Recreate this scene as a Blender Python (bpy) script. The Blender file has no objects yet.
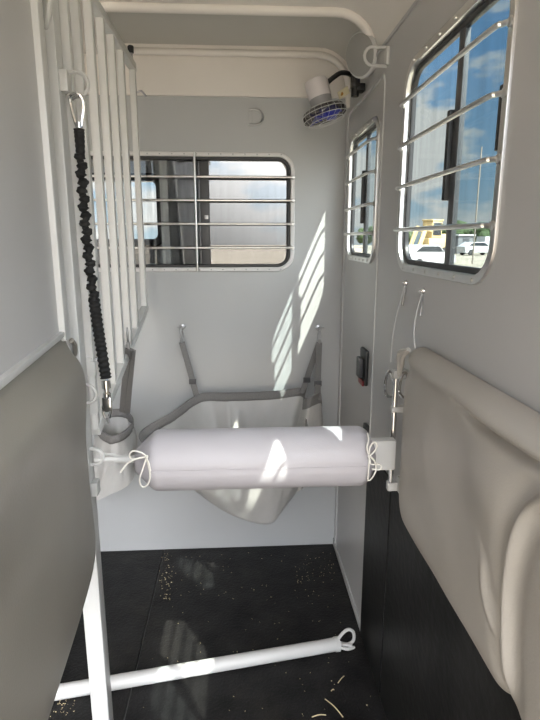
import bpy, bmesh, math, random
from mathutils import Vector, Matrix, noise
random.seed(4)
S = bpy.context.scene
SKY, SKYGLOW, SUNE, EXPO = .62, 15.5, 12.5, 1.05
COL = S.collection
# ------------------------------------------------------------------ camera
FPX = 540.0
PITCH = math.atan(122 / FPX)
YAW = math.atan(32 / FPX * math.cos(PITCH))
EYE = Vector((0, 0, 1.5))
cam = bpy.data.cameras.new('camera'); cam.sensor_fit = 'VERTICAL'; cam.sensor_height = 36
cam.lens = FPX / 720 * 36; cam.clip_start = .02; cam.clip_end = 800
co = bpy.data.objects.new('camera', cam); COL.objects.link(co)
co.location = EYE; co.rotation_euler = (math.pi / 2 - PITCH, 0, -YAW)
S.camera = co

def W(u, v, ax, val):
    """point where the view line meets the plane  axis ax = val"""
    x = (u - 270) / FPX; y = (360 - v) / FPX
    f = math.cos(PITCH) + y * math.sin(PITCH); z = -math.sin(PITCH) + y * math.cos(PITCH)
    r = Vector((x * math.cos(YAW) + f * math.sin(YAW), f * math.cos(YAW) - x * math.sin(YAW), z))
    return EYE + r * ((val - EYE[ax]) / r[ax])

# ------------------------------------------------------------------ materials
def mat(name, col, rough=.5, metal=0., var=.06, scale=6., bump=0., bscale=40., coat=0., spec=.5):
    m = bpy.data.materials.new(name); m.use_nodes = True
    nt = m.node_tree; b = nt.nodes['Principled BSDF']
    b.inputs['Roughness'].default_value = rough; b.inputs['Metallic'].default_value = metal
    b.inputs['Specular IOR Level'].default_value = spec
    if coat: b.inputs['Coat Weight'].default_value = coat
    tc = nt.nodes.new('ShaderNodeTexCoord')
    n = nt.nodes.new('ShaderNodeTexNoise'); n.inputs['Scale'].default_value = scale; n.inputs['Detail'].default_value = 4
    nt.links.new(tc.outputs['Object'], n.inputs['Vector'])
    r = nt.nodes.new('ShaderNodeValToRGB'); r.color_ramp.elements[0].position = .3; r.color_ramp.elements[1].position = .7
    r.color_ramp.elements[0].color = (*[c * (1 - var) for c in col], 1)
    r.color_ramp.elements[1].color = (*[min(1, c * (1 + var)) for c in col], 1)
    nt.links.new(n.outputs['Fac'], r.inputs['Fac']); nt.links.new(r.outputs['Color'], b.inputs['Base Color'])
    if bump:
        n2 = nt.nodes.new('ShaderNodeTexNoise'); n2.inputs['Scale'].default_value = bscale; n2.inputs['Detail'].default_value = 3
        nt.links.new(tc.outputs['Object'], n2.inputs['Vector'])
        bp = nt.nodes.new('ShaderNodeBump'); bp.inputs['Strength'].default_value = bump; bp.inputs['Distance'].default_value = .01
        nt.links.new(n2.outputs['Fac'], bp.inputs['Height']); nt.links.new(bp.outputs['Normal'], b.inputs['Normal'])
    return m

def glass(name, tint, refl, rough=0.):
    m = bpy.data.materials.new(name); m.use_nodes = True; nt = m.node_tree
    nt.nodes.remove(nt.nodes['Principled BSDF'])
    out = nt.nodes['Material Output']
    t = nt.nodes.new('ShaderNodeBsdfTransparent')
    tc = nt.nodes.new('ShaderNodeTexCoord'); mp = nt.nodes.new('ShaderNodeMapping'); mp.inputs['Scale'].default_value = (60, 60, 4)
    n = nt.nodes.new('ShaderNodeTexNoise'); n.inputs['Scale'].default_value = 1.; n.inputs['Detail'].default_value = 3
    r = nt.nodes.new('ShaderNodeValToRGB')
    r.color_ramp.elements[0].color = (*[c * .93 for c in tint], 1); r.color_ramp.elements[1].color = (*tint, 1)
    r.color_ramp.elements[0].position = .35; r.color_ramp.elements[1].position = .6
    nt.links.new(tc.outputs['Object'], mp.inputs['Vector']); nt.links.new(mp.outputs['Vector'], n.inputs['Vector'])
    nt.links.new(n.outputs['Fac'], r.inputs['Fac']); nt.links.new(r.outputs['Color'], t.inputs['Color'])
    g = nt.nodes.new('ShaderNodeBsdfGlossy'); g.inputs['Roughness'].default_value = rough
    mx = nt.nodes.new('ShaderNodeMixShader'); mx.inputs['Fac'].default_value = refl
    nt.links.new(t.outputs[0], mx.inputs[1]); nt.links.new(g.outputs[0], mx.inputs[2]); nt.links.new(mx.outputs[0], out.inputs['Surface'])
    return m

M = {}
M['wall'] = mat('grey_painted_panel', (.44, .445, .445), .33, var=.03, scale=2, bump=.03, bscale=9)
M['wallr'] = mat('grey_side_panel', (.475, .465, .46), .33, var=.03, scale=2, bump=.03, bscale=9)
M['seam'] = mat('dark_seam', (.12, .12, .12), .6)
M['frp'] = mat('cream_moulded_roof', (.78, .735, .685), .4, var=.03, scale=3)
M['recess'] = mat('grey_roof_panel', (.54, .52, .48), .45, var=.03, scale=3)  # recessed panel, greyer than the cream roof around it
M['white'] = mat('white_enamel', (.57, .565, .55), .35, var=.04, scale=8)
M['offw'] = mat('grey_white_enamel', (.52, .52, .51), .35, var=.04, scale=8)
M['alu'] = mat('bright_aluminium', (.72, .71, .69), .28, 1., var=.05, scale=30)
M['trim'] = mat('white_window_trim', (.70, .68, .67), .35, var=.04)
M['chrome'] = mat('polished_steel', (.72, .72, .72), .12, 1., var=.05, scale=30)
M['zinc'] = mat('zinc_steel', (.42, .42, .43), .35, .9, var=.12, scale=60)
M['black'] = mat('black_plastic', (.012, .012, .013), .45)
M['gasket'] = mat('black_window_rubber', (.014, .014, .015), .4)
M['dgrey'] = mat('dark_grey_frame', (.055, .055, .058), .4)
M['pad'] = mat('taupe_vinyl_shaded', (.225, .207, .178), .42, var=.035, scale=5, bump=.06, bscale=260)  # divider pad: the wall pad's vinyl, darkened to stand in for shade
M['padr'] = mat('taupe_vinyl_sunny', (.37, .342, .305), .42, var=.035, scale=5, bump=.06, bscale=260)  # lighter copy of the same vinyl for the better lit wall pad
M['bolster'] = mat('pale_grey_vinyl', (.47, .45, .475), .45, var=.03, scale=6, bump=.08, bscale=300)
M['bag'] = mat('light_grey_tarpaulin', (.45, .44, .425), .42, var=.06, scale=10, bump=.25, bscale=14)
M['web'] = mat('grey_webbing', (.18, .172, .168), .7, var=.1, scale=200, bump=.2, bscale=400)
M['cord'] = mat('white_cord', (.78, .76, .70), .7)
M['bung'] = mat('black_braided_nylon', (.006, .006, .006), .8)
M['kick'] = mat('black_kick_rubber', (.013, .0125, .012), .5, var=.45, scale=7, bump=.25, bscale=30, spec=.25)
M['mat'] = mat('black_floor_rubber', (.014, .0135, .0135), .55, var=.5, scale=9, bump=.35, bscale=120, spec=.2)
M['straw'] = mat('dry_straw', (.58, .48, .29), .8)
M['blue'] = mat('blue_plastic_blade', (.012, .02, .35), .3)
M['smoke'] = glass('smoked_fan_shroud', (.62, .6, .6), .06, .15)
M['motor'] = mat('white_fan_plastic', (.66, .62, .62), .4)
M['motorg'] = mat('grey_fan_plastic', (.28, .275, .28), .4)
M['lens'] = mat('grey_lamp_lens', (.30, .295, .28), .4)
M['tag'] = mat('cream_paper_tag', (.72, .66, .46), .7)
M['tago'] = mat('orange_tag_mark', (.5, .25, .05), .7)
M['red'] = mat('red_reflector', (.25, .02, .02), .35)
M['clear'] = glass('clear_window_glass', (.66, .69, .69), .04)
M['clearf'] = glass('clear_front_glass', (.93, .94, .94), .04)
M['tint'] = glass('tinted_window_glass', (.56, .61, .62), .05)
M['film'] = glass('reflective_window_glass', (.5, .52, .53), .17)
M['ground'] = mat('gravel_ground', (.25, .215, .165), .95, var=.25, scale=.6, bump=.5, bscale=8)
M['leaf'] = mat('tree_green', (.035, .055, .018), .9, var=.5, scale=3, bump=.6, bscale=6)
M['bark'] = mat('tree_bark', (.12, .09, .06), .9)
M['yellow'] = mat('machine_yellow', (.48, .37, .18), .5)
M['tyre'] = mat('tyre_rubber', (.02, .02, .02), .8)
M['carw'] = mat('white_car_paint', (.45, .45, .45), .3)
M['shed'] = mat('grey_shed_sheet', (.13, .13, .135), .7)
M['dark_glass'] = mat('dark_car_glass', (.02, .025, .03), .1)
M['wood'] = mat('pole_wood', (.20, .17, .14), .9)

# floor mat: scuffs and dust
def dusty(m):
    nt = m.node_tree; b = nt.nodes['Principled BSDF']
    old = b.inputs['Base Color'].links[0].from_socket
    tc = nt.nodes.new('ShaderNodeTexCoord')
    n = nt.nodes.new('ShaderNodeTexNoise'); n.inputs['Scale'].default_value = 3.2; n.inputs['Detail'].default_value = 8; n.inputs['Roughness'].default_value = .7
    nt.links.new(tc.outputs['Object'], n.inputs['Vector'])
    r = nt.nodes.new('ShaderNodeValToRGB'); r.color_ramp.elements[0].position = .5; r.color_ramp.elements[1].position = .82
    r.color_ramp.elements[0].color = (0, 0, 0, 1); r.color_ramp.elements[1].color = (.6, .6, .6, 1)
    nt.links.new(n.outputs['Fac'], r.inputs['Fac'])
    mx = nt.nodes.new('ShaderNodeMixRGB'); mx.inputs[2].default_value = (.055, .05, .042, 1)
    nt.links.new(r.outputs['Color'], mx.inputs[0]); nt.links.new(old, mx.inputs[1]); nt.links.new(mx.outputs[0], b.inputs['Base Color'])
dusty(M['mat'])

# ------------------------------------------------------------------ geometry helpers
def smooth_pts(pts, n=6, closed=False):
    P = [Vector(p) for p in pts]; out = []; N = len(P)
    rng = range(N) if closed else range(N - 1)
    for i in rng:
        if closed: p0, p1, p2, p3 = P[i - 1], P[i], P[(i + 1) % N], P[(i + 2) % N]
        else: p0, p1, p2, p3 = P[max(i - 1, 0)], P[i], P[i + 1], P[min(i + 2, N - 1)]
        for k in range(n):
            t = k / n
            out.append(.5 * ((2 * p1) + (p2 - p0) * t + (2 * p0 - 5 * p1 + 4 * p2 - p3) * t * t + (3 * p1 - p0 - 3 * p2 + p3) * t ** 3))
    if not closed: out.append(P[-1])
    return out

def tube(bm, pts, r, seg=10, closed=False, flat=None):
    """sweep a circle (or a flat strip w x t when flat=(w,t)) along pts; r may be a list"""
    P = [Vector(p) for p in pts]; N = len(P)
    T = []
    for i in range(N):
        a = P[i - 1] if (i > 0 or closed) else P[i]; b = P[(i + 1) % N] if (i < N - 1 or closed) else P[i]
        d = (b - a); T.append(d.normalized() if d.length > 1e-9 else Vector((0, 0, 1)))
    up = Vector((0, 0, 1)) if abs(T[0].z) < .9 else Vector((0, 1, 0))
    nrm = (up - T[0] * up.dot(T[0])).normalized(); rings = []
    for i in range(N):
        if i > 0:
            nrm = nrm - T[i] * nrm.dot(T[i])
            nrm = nrm.normalized() if nrm.length > 1e-6 else T[i].orthogonal().normalized()
        bn = T[i].cross(nrm); rr = r[i] if isinstance(r, (list, tuple)) else r
        ring = []
        for k in range(seg):
            a = 2 * math.pi * k / seg
            ring.append(bm.verts.new(P[i] + nrm * math.cos(a) * rr + bn * math.sin(a) * rr))
        rings.append(ring)
    for i in range(N if closed else N - 1):
        A, B = rings[i], rings[(i + 1) % N]
        for k in range(seg):
            bm.faces.new((A[k], A[(k + 1) % seg], B[(k + 1) % seg], B[k]))
    if not closed:
        bm.faces.new(rings[0][::-1]); bm.faces.new(rings[-1])

def strap(bm, pts, w, t, side):
    """a flat webbing strip along pts; side = width direction (one vector or one per point)"""
    P = [Vector(p) for p in pts]; N = len(P); R = []
    for i in range(N):
        d = (P[min(i + 1, N - 1)] - P[max(i - 1, 0)]).normalized()
        s = Vector(side[i] if isinstance(side, list) else side); s = (s - d * s.dot(d)).normalized(); n = d.cross(s)
        R.append([bm.verts.new(P[i] + s * a * w / 2 + n * b * t / 2) for a, b in ((-1, -1), (1, -1), (1, 1), (-1, 1))])
    for i in range(N - 1):
        for k in range(4):
            bm.faces.new((R[i][k], R[i][(k + 1) % 4], R[i + 1][(k + 1) % 4], R[i + 1][k]))
    bm.faces.new(R[0][::-1]); bm.faces.new(R[-1])

def box(bm, lo, hi, bev=0., mtx=None):
    lo, hi = Vector(lo), Vector(hi)
    b2 = bmesh.new(); bmesh.ops.create_cube(b2, size=1)
    for v in b2.verts:
        v.co = Vector([(lo[i] + hi[i]) / 2 + v.co[i] * (hi[i] - lo[i]) for i in range(3)])
    if bev: bmesh.ops.bevel(b2, geom=b2.edges[:], offset=bev, segments=2, affect='EDGES', profile=.6)
    if mtx: b2.transform(mtx)
    merge(bm, b2)

def merge(bm, b2):
    me = bpy.data.meshes.new('t'); b2.to_mesh(me); b2.free(); bm.from_mesh(me); bpy.data.meshes.remove(me)

def beam(bm, a, b, w, h, bev=.002, up=(0, 0, 1)):
    """rectangular bar from a to b, w sideways, h along up"""
    a, b = Vector(a), Vector(b); d = (b - a); L = d.length; d.normalize()
    u = Vector(up); u = (u - d * u.dot(d)).normalized(); s = d.cross(u)
    m = Matrix((s, d, u)).transposed().to_4x4(); m.translation = (a + b) / 2
    box(bm, (-w / 2, -L / 2, -h / 2), (w / 2, L / 2, h / 2), bev, m)

def lathe(bm, prof, center, axis=(0, 0, 1), seg=28):
    """prof: (radius, height) pairs"""
    q = Vector((0, 0, 1)).rotation_difference(Vector(axis).normalized()); c = Vector(center); R = []
    for r, h in prof:
        R.append([bm.verts.new(c + q @ Vector((max(r, 1e-4) * math.cos(2 * math.pi * k / seg), max(r, 1e-4) * math.sin(2 * math.pi * k / seg), h))) for k in range(seg)])
    for i in range(len(R) - 1):
        for k in range(seg): bm.faces.new((R[i][k], R[i][(k + 1) % seg], R[i + 1][(k + 1) % seg], R[i + 1][k]))
    bm.faces.new(R[0][::-1]); bm.faces.new(R[-1])

def rrect(x0, y0, x1, y1, r, n=7):
    out = []
    for cx, cy, a0 in ((x1 - r, y0 + r, -90), (x1 - r, y1 - r, 0), (x0 + r, y1 - r, 90), (x0 + r, y0 + r, 180)):
        for k in range(n + 1):
            a = math.radians(a0 + 90 * k / n); out.append((cx + r * math.cos(a), cy + r * math.sin(a)))
    return out

MY = Matrix(((0, 0, 1, 0), (1, 0, 0, 0), (0, 1, 0, 0), (0, 0, 0, 1)))      # (a,b,n) -> (X=n, Y=a, Z=b)   side walls
MX = Matrix(((1, 0, 0, 0), (0, 0, -1, 0), (0, 1, 0, 0), (0, 0, 0, 1)))     # (a,b,n) -> (X=a, Y=-n, Z=b)  end walls

def plate(bm, outer, holes, n0, n1, mtx, bev=0.):
    cu = bpy.data.curves.new('t', 'CURVE'); cu.dimensions = '2D'; cu.fill_mode = 'BOTH'
    for loop in [outer] + holes:
        sp = cu.splines.new('POLY'); sp.points.add(len(loop) - 1); sp.use_cyclic_u = True
        for p, q in zip(sp.points, loop): p.co = (q[0], q[1], 0, 1)
    cu.extrude = abs(n1 - n0) / 2 - bev; cu.bevel_depth = bev; cu.bevel_resolution = 2; cu.offset = -bev
    o = bpy.data.objects.new('t', cu); COL.objects.link(o)
    dg = bpy.context.evaluated_depsgraph_get(); me = bpy.data.meshes.new_from_object(o.evaluated_get(dg))
    bpy.data.objects.remove(o); bpy.data.curves.remove(cu)
    me.transform(mtx @ Matrix.Translation((0, 0, (n0 + n1) / 2)))
    bm.from_mesh(me); bpy.data.meshes.remove(me)

# ------------------------------------------------------------------ object helpers
def root(name, loc, label=None, cat=None, group=None, kind=None):
    o = bpy.data.objects.new(name, None); o.empty_display_size = .05; COL.objects.link(o); o.location = loc
    return tag(o, label, cat, group, kind)
def tag(o, label=None, cat=None, group=None, kind=None):
    for k, v in (('label', label), ('category', cat), ('group', group), ('kind', kind)):
        if v: o[k] = v
    return o
WLOC = {}
def obj(name, bm, m, parent=None, smooth=True, ang=38, weld=False):
    """link bm (world coordinates) as one mesh object under parent; origin at its own base"""
    if weld: bmesh.ops.remove_doubles(bm, verts=bm.verts[:], dist=1e-5)
    bmesh.ops.recalc_face_normals(bm, faces=bm.faces[:])
    xs = [v.co for v in bm.verts]
    lo = Vector([min(c[i] for c in xs) for i in range(3)]); hi = Vector([max(c[i] for c in xs) for i in range(3)])
    org = Vector(((lo.x + hi.x) / 2, (lo.y + hi.y) / 2, lo.z))
    for v in bm.verts: v.co -= org
    me = bpy.data.meshes.new(name); bm.to_mesh(me); bm.free()
    if smooth:
        me.polygons.foreach_set('use_smooth', [True] * len(me.polygons)); me.set_sharp_from_angle(angle=math.radians(ang))
    for mm in (m if isinstance(m, list) else [m]): me.materials.append(mm)
    o = bpy.data.objects.new(name, me); COL.objects.link(o)
    if parent:
        o.parent = parent; o.location = org - WLOC.get(parent.name, parent.location)
    else: o.location = org
    WLOC[o.name] = org
    return o
def NB(): return bmesh.new()
def struct(name, bm, m, parent=None, **k):
    o = obj(name, bm, m, parent, **k)
    if not parent: o['kind'] = 'structure'
    return o

XW, D, XL = .462, 2.422, -1.262            # right wall, front wall, far left wall
ZC, ZW, YR = 2.22, 2.085, -.45              # ceiling, wall top, rear opening
XM = -.40                                  # partition line between the two stalls

# ------------------------------------------------------------------ shell
# right wall with holes
win1 = (.962, 1.41, 1.575, 1.955, .085)   # main window  (Y0,Z0,Y1,Z1,r)
win3 = (.17, 1.405, .785, 1.965, .085)       # next window towards the rear
dwin = (1.842, 1.412, 2.318, 1.895, .07)   # door window
door = (1.80, .02, 2.372, 1.995, .03)
GR = []
def shrink(w, d): return (w[0] + d, w[1] + d, w[2] - d, w[3] - d, max(w[4] - d, .005))
b = NB()
plate(b, [(YR, 0), (D, 0), (D, ZW), (YR, ZW)], [rrect(*shrink(win1, .012)), rrect(*shrink(win3, .012)), rrect(*door)], XW, XW + .02, MY)
struct('wall_right', b, M['wallr'])
# left wall of the other stall, with a window to match
b = NB()
plate(b, [(YR, 0), (D, 0), (D, ZW), (YR, ZW)], [rrect(*shrink(win1, .012)), rrect(*shrink(dwin, .012))], XL - .04, XL, MY)
struct('wall_left', b, M['wallr'])
# front wall
fw = (-.74, 1.356, .247, 1.853, .075)
b = NB()
plate(b, [(XL - .04, 0), (XW + .02, 0), (XW + .02, ZC + .05), (XL - .04, ZC + .05)], [rrect(*shrink(fw, .012))], -D - .035, -D, MX)
struct('wall_front', b, M['wall'])
# floor deck and the two rubber mats
b = NB(); box(b, (XL - .04, YR, -.06), (XW + .02, 3.94, -.012)); struct('floor', b, M['seam'])
b = NB(); box(b, (-.381, YR + .02, -.012), (XW - .004, D - .003, 0), .003)
tag(obj('floor_mat', b, M['mat']), 'black rubber mat covering the stall floor under the grey padded bar', 'mat')
b = NB(); box(b, (XL + .004, YR + .02, -.012), (-.386, D - .003, 0), .003)
tag(obj('floor_mat', b, M['mat']), 'black rubber mat beyond the seam, on the white post side', 'mat')
# thin seam trim at the foot of the door
b = NB(); box(b, (XW - .006, 1.80, 0), (XW, D, .035), .002); struct('baseboard_right', b, M['offw'])
# roof: cream moulded shell, coved to both sides
def roof_profile(dz=0., inset=0.):
    r = ZC - ZW; pts = []
    for k in range(9):
        a = math.pi / 2 * k / 8; pts.append((XW - inset - r + r * math.cos(a), ZW + dz + r * math.sin(a)))
    for k in range(9):
        a = math.pi / 2 * k / 8; pts.append((XL + inset + r - r * math.sin(a), ZW + dz + r * math.cos(a)))
    return pts
def sweep_strip(b, prof_lo, prof_hi, y0, y1):
    N = len(prof_lo); R = [[b.verts.new((p[0], y, p[1])) for p in pr] for pr, y in ((prof_lo, y0), (prof_lo, y1), (prof_hi, y1), (prof_hi, y0))]
    for j in range(4):
        A, B = R[j], R[(j + 1) % 4]
        for k in range(N - 1): b.faces.new((A[k], A[k + 1], B[k + 1], B[k]))
    b.faces.new([R[j][0] for j in range(4)]); b.faces.new([R[j][-1] for j in range(4)][::-1])
def grow(pr, d):
    out = []; c = Vector(((XW + XL) / 2, ZW))
    for i, p in enumerate(pr):
        a = Vector(pr[max(i - 1, 0)]); q = Vector(pr[min(i + 1, len(pr) - 1)]); t = (q - a).normalized()
        out.append((p[0] + t.y * d, p[1] - t.x * d))
    return out
b = NB(); rp = roof_profile()
sweep_strip(b, rp, grow(rp, .03), YR, 1.925); 
rec = grow(rp, .022)
sweep_strip(b, rp, grow(rp, .03), 2.36, D)
# front cap of the roof: the upright band above the grey wall panel, rounded into the sides
plate(b, [(XL, 2.068), (XW, 2.068), (XW, ZC + .03), (XL, ZC + .03)], [], -D, -D + .014, MX)
struct('ceiling', b, M['frp'])
b = NB(); sweep_strip(b, rec, grow(rp, .05), 1.925, 2.36); struct('ceiling_panel', b, M['recess'])
for i, (y, h) in enumerate(((2.362, .013), (1.935, .018))):
    b = NB(); pr = grow(rp, -.004); pts = [(p[0], y, p[1]) for p in pr]
    pts = [(pts[0][0], y, 2.02 if i == 0 else ZW - .0)] + pts + [(pts[-1][0], y, ZW)]
    tube(b, pts, h, 10)
    struct('trim_%d' % (i + 1), b, M['frp'])
# moulded channel along the middle of the roof
b = NB(); box(b, (-.66, YR, ZC - .02), (-.45, 2.35, ZC + .02), .008); struct('trim_3', b, M['frp'])
# wall-to-roof seam on the right
b = NB(); box(b, (XW - .005, YR, ZW - .006), (XW + .002, D, ZW + .004), .001); struct('trim_4', b, M['wallr'])

# ------------------------------------------------------------------ windows
def side_window(name, w, parent=None, kind='structure', side=1, bars=4, xw=XW, mullion=.42, handles=True, zs=None):
    """rounded window in a side wall with bars, gasket, two panes"""
    s = side; X = lambda n: xw + s * n
    def P(b, o, hl, a, c, bev=0.): plate(b, o, hl, *sorted((X(a), X(c))), MY, bev)
    par = parent or root(name, (xw, (w[0] + w[2]) / 2, w[1]), kind=kind)
    if parent is None: WLOC[par.name] = par.location.copy()
    b = NB(); P(b, rrect(*w), [rrect(*shrink(w, .019))], -.006, .014, .002); fr = obj('window_frame', b, M['alu'], par)
    b = NB()
    for k in range(6):
        a = w[0] + .08 + (w[2] - w[0] - .16) * k / 5
        for z in (w[1] + .0095, w[3] - .0095): lathe(b, [(.004, 0), (.004, .002), (.002, .0035)], (X(-.006), a, z), (-s, 0, 0), 8)
    obj('rivet_row', b, M['alu'], fr)
    i1 = shrink(w, .018)
    b = NB(); P(b, rrect(*i1), [rrect(*shrink(i1, .014))], .008, .022, .003); obj('gasket', b, M['gasket'], par)
    i2 = shrink(i1, .0135); ym = i2[0] + (i2[2] - i2[0]) * mullion
    b = NB(); P(b, [(ym, i2[1]), (i2[2], i2[1]), (i2[2], i2[3]), (ym, i2[3])], [], .0165, .0185); obj('pane', b, M['clear'], par)
    b = NB(); P(b, [(i2[0], i2[1]), (ym, i2[1]), (ym, i2[3]), (i2[0], i2[3])], [], .0125, .0145); obj('pane', b, M['tint'], par)
    b = NB(); box(b, (min(X(.010), X(.022)), ym - .02, i2[1]), (max(X(.010), X(.022)), ym + .012, i2[3]), .002); obj('stile', b, M['dgrey'], par)
    if handles:
        zc = (i2[1] + i2[3]) / 2
        b = NB(); box(b, (min(X(.000), X(.014)), ym + .012, zc - .10), (max(X(.004), X(.022)), ym + .03, zc + .09), .004); obj('handle', b, M['black'], par)
        b = NB(); box(b, (min(X(.002), X(.012)), i2[0] + .004, zc - .03), (max(X(.010), X(.024)), i2[0] + .018, zc + .08), .003); obj('catch', b, M['black'], par)
    H = w[3] - w[1]
    for k in range(bars):
        z = zs[k] if zs else w[1] + H * (.214 + .195 * k)
        b = NB(); ya, yb = w[0] + .009, w[2] - .009
        pts = smooth_pts([(X(-.006), ya, z), (X(-.015), ya + .012, z), (X(-.022), ya + .045, z), (X(-.022), (ya + yb) / 2, z), (X(-.020), yb - .045, z), (X(-.014), yb - .012, z), (X(-.006), yb, z)], 4)
        tube(b, pts, .0052, 8)
        for y in (ya, yb): lathe(b, [(.009, 0), (.009, .003), (.005, .005)], (X(-.006), y, z), (-s, 0, 0), 10)
        obj('guard_bar', b, M['alu'], par)
    return par
side_window('window_1', win1, zs=(1.522, 1.635, 1.741, 1.850))
side_window('window_4', win3)
# other stall's windows
side_window('window_5', win1, side=-1, xw=XL)
side_window('window_6', dwin, side=-1, xw=XL)
# escape door in the right wall
dr = root('door_1', (XW, 1.80, .02), kind='structure'); WLOC[dr.name] = dr.location.copy()
b = NB(); dd = shrink(door, .003); plate(b, rrect(*dd), [rrect(*shrink(dwin, .012))], XW + .001, XW + .021, MY, .002); obj('door_leaf', b, M['wallr'], dr)
side_window('x', dwin, parent=dr, mullion=.45, zs=[W(375, v, 0, XW)[2] for v in (233.3, 204, 172.5, 141)])
b = NB(); plate(b, rrect(*(door[0] - .006, door[1] - .004, door[2] + .006, door[3] + .006, .03)), [rrect(*shrink(door, .001))], XW - .004, XW + .004, MY, .001); obj('door_trim', b, M['offw'], dr)
b = NB(); lat0 = (XW - .012, 1.87, .985)
box(b, (XW - .012, 1.865, .975), (XW + .002, 1.955, 1.105), .006); la = obj('latch', b, M['black'], dr)
b = NB(); box(b, (XW - .03, 1.885, 1.0), (XW - .012, 1.935, 1.075), .006); obj('latch_paddle', b, M['dgrey'], la)
b = NB(); box(b, (XW - .018, 1.875, .972), (XW - .010, 1.945, .992), .003); obj('latch_tab', b, M['red'], la)
b = NB(); box(b, (XW - .012, 1.815, .80), (XW + .002, 1.86, .84), .003); obj('stop_block', b, M['black'], dr)

# front window: barred slider
wf = root('window_2', (-.2, D, fw[1]), kind='structure'); WLOC[wf.name] = wf.location.copy()
Yp = lambda y: -y
b = NB(); plate(b, rrect(*fw), [rrect(*shrink(fw, .018))], -D - .012, -D + .009, MX, .003); f1 = obj('window_frame', b, M['trim'], wf)
b = NB()
for k in range(18):
    a = fw[0] + .06 + (fw[2] - fw[0] - .12) * k / 17
    for z in (fw[1] + .009, fw[3] - .009): lathe(b, [(.003, 0), (.003, .002), (.001, .003)], (a, D - .009, z), (0, -1, 0), 8)
obj('rivet_row', b, M['zinc'], f1)
g1 = shrink(fw, .017); g2 = shrink(g1, .014)
b = NB(); plate(b, rrect(*g1), [rrect(*g2)], -D - .04, -D - .004, MX, .003); obj('gasket', b, M['gasket'], wf)
xs = W(205, 200, 1, D)[0]
b = NB(); plate(b, [(xs, g2[1]), (g2[2], g2[1]), (g2[2], g2[3]), (xs, g2[3])], [], -D - .026, -D - .023, MX); obj('pane', b, M['film'], wf)
b = NB(); plate(b, [(g2[0], g2[1]), (xs, g2[1]), (xs, g2[3]), (g2[0], g2[3])], [], -D - .036, -D - .033, MX); obj('pane', b, M['clearf'], wf)
b = NB(); box(b, (xs - .022, D + .016, g2[1]), (xs + .018, D + .034, g2[3]), .003); st = obj('stile', b, M['dgrey'], wf)
b = NB(); box(b, (xs - .004, D + .008, W(200, 219, 1, D)[2]), (xs + .012, D + .018, W(200, 215, 1, D)[2]), .002); obj('catch', b, M['zinc'], st)
for v in (177, 200.5, 224, 247.8):
    z = W(250, v, 1, D - .02)[2]; b = NB()
    tube(b, [(fw[0] + .012, D - .018, z), (fw[2] - .006, D - .018, z)], .0055, 10)
    for x in (fw[0] + .012, fw[2] - .008): lathe(b, [(.009, 0), (.009, .004), (.005, .018)], (x, D - .006, z), (0, -1, 0), 10)
    obj('guard_bar', b, M['alu'], wf)
x = W(196, 210, 1, D - .02)[0]; b = NB()
tube(b, [(x, D - .026, fw[1] + .004), (x, D - .026, fw[3] - .004)], .005, 10)
for z in (fw[1] + .008, fw[3] - .008): lathe(b, [(.008, 0), (.008, .004), (.005, .022)], (x, D - .006, z), (0, -1, 0), 10)
obj('guard_bar', b, M['alu'], wf)

# ------------------------------------------------------------------ dressing room beyond the front wall
Y2 = 3.9; dwn = W(165, 210, 1, Y2); zt, zb = W(130, 173, 1, Y2)[2], W(130, 247, 1, Y2)[2]
w3 = (dwn[0] - .72, zb, dwn[0] + .0, zt, .09)
b = NB(); plate(b, [(XL - .04, 0), (XW, 0), (XW, 2.3), (XL - .04, 2.3)], [rrect(*shrink(w3, .02))], -Y2 - .04, -Y2, MX); struct('wall_nose', b, M['wall'])
wn = root('window_3', ((w3[0] + w3[2]) / 2, Y2, zb), kind='structure'); WLOC[wn.name] = wn.location.copy()
b = NB(); plate(b, rrect(*w3), [rrect(*shrink(w3, .055))], -Y2 - .045, -Y2 + .02, MX, .008); obj('window_frame', b, M['gasket'], wn)
b = NB(); i3 = shrink(w3, .05); plate(b, rrect(*i3), [], -Y2 - .03, -Y2 - .027, MX); obj('pane', b, M['clearf'], wn)
b = NB(); box(b, (w3[2] - .30, Y2 - .03, zb - .045), (w3[2] - .12, Y2, zb - .012), .004); obj('sill_catch', b, M['trim'], wn)
b = NB(); box(b, (-.335, D + .04, 0), (-.30, Y2, 2.3)); struct('wall_closet', b, M['wall'])
b = NB(); box(b, (XL - .08, D + .035, 0), (XL - .04, Y2, 2.3)); struct('wall_dressing', b, M['wall'])
b = NB(); box(b, (XL - .08, D + .035, 2.3), (XW + .02, Y2 + .04, 2.34)); struct('ceiling_dressing', b, M['frp'])
b = NB(); box(b, (XW, D + .035, 0), (XW + .02, Y2 + .04, 2.3)); struct('wall_dressing_right', b, M['wall'])

# ------------------------------------------------------------------ kick board
b = NB(); box(b, (XW - .007, YR, .0), (XW, 1.795, .775), .002); struct('trim_5', b, M['kick'])
b = NB(); box(b, (XW - .010, 1.49, .02), (XW - .006, 1.494, .77), .001); struct('trim_6', b, M['mat'])

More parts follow.
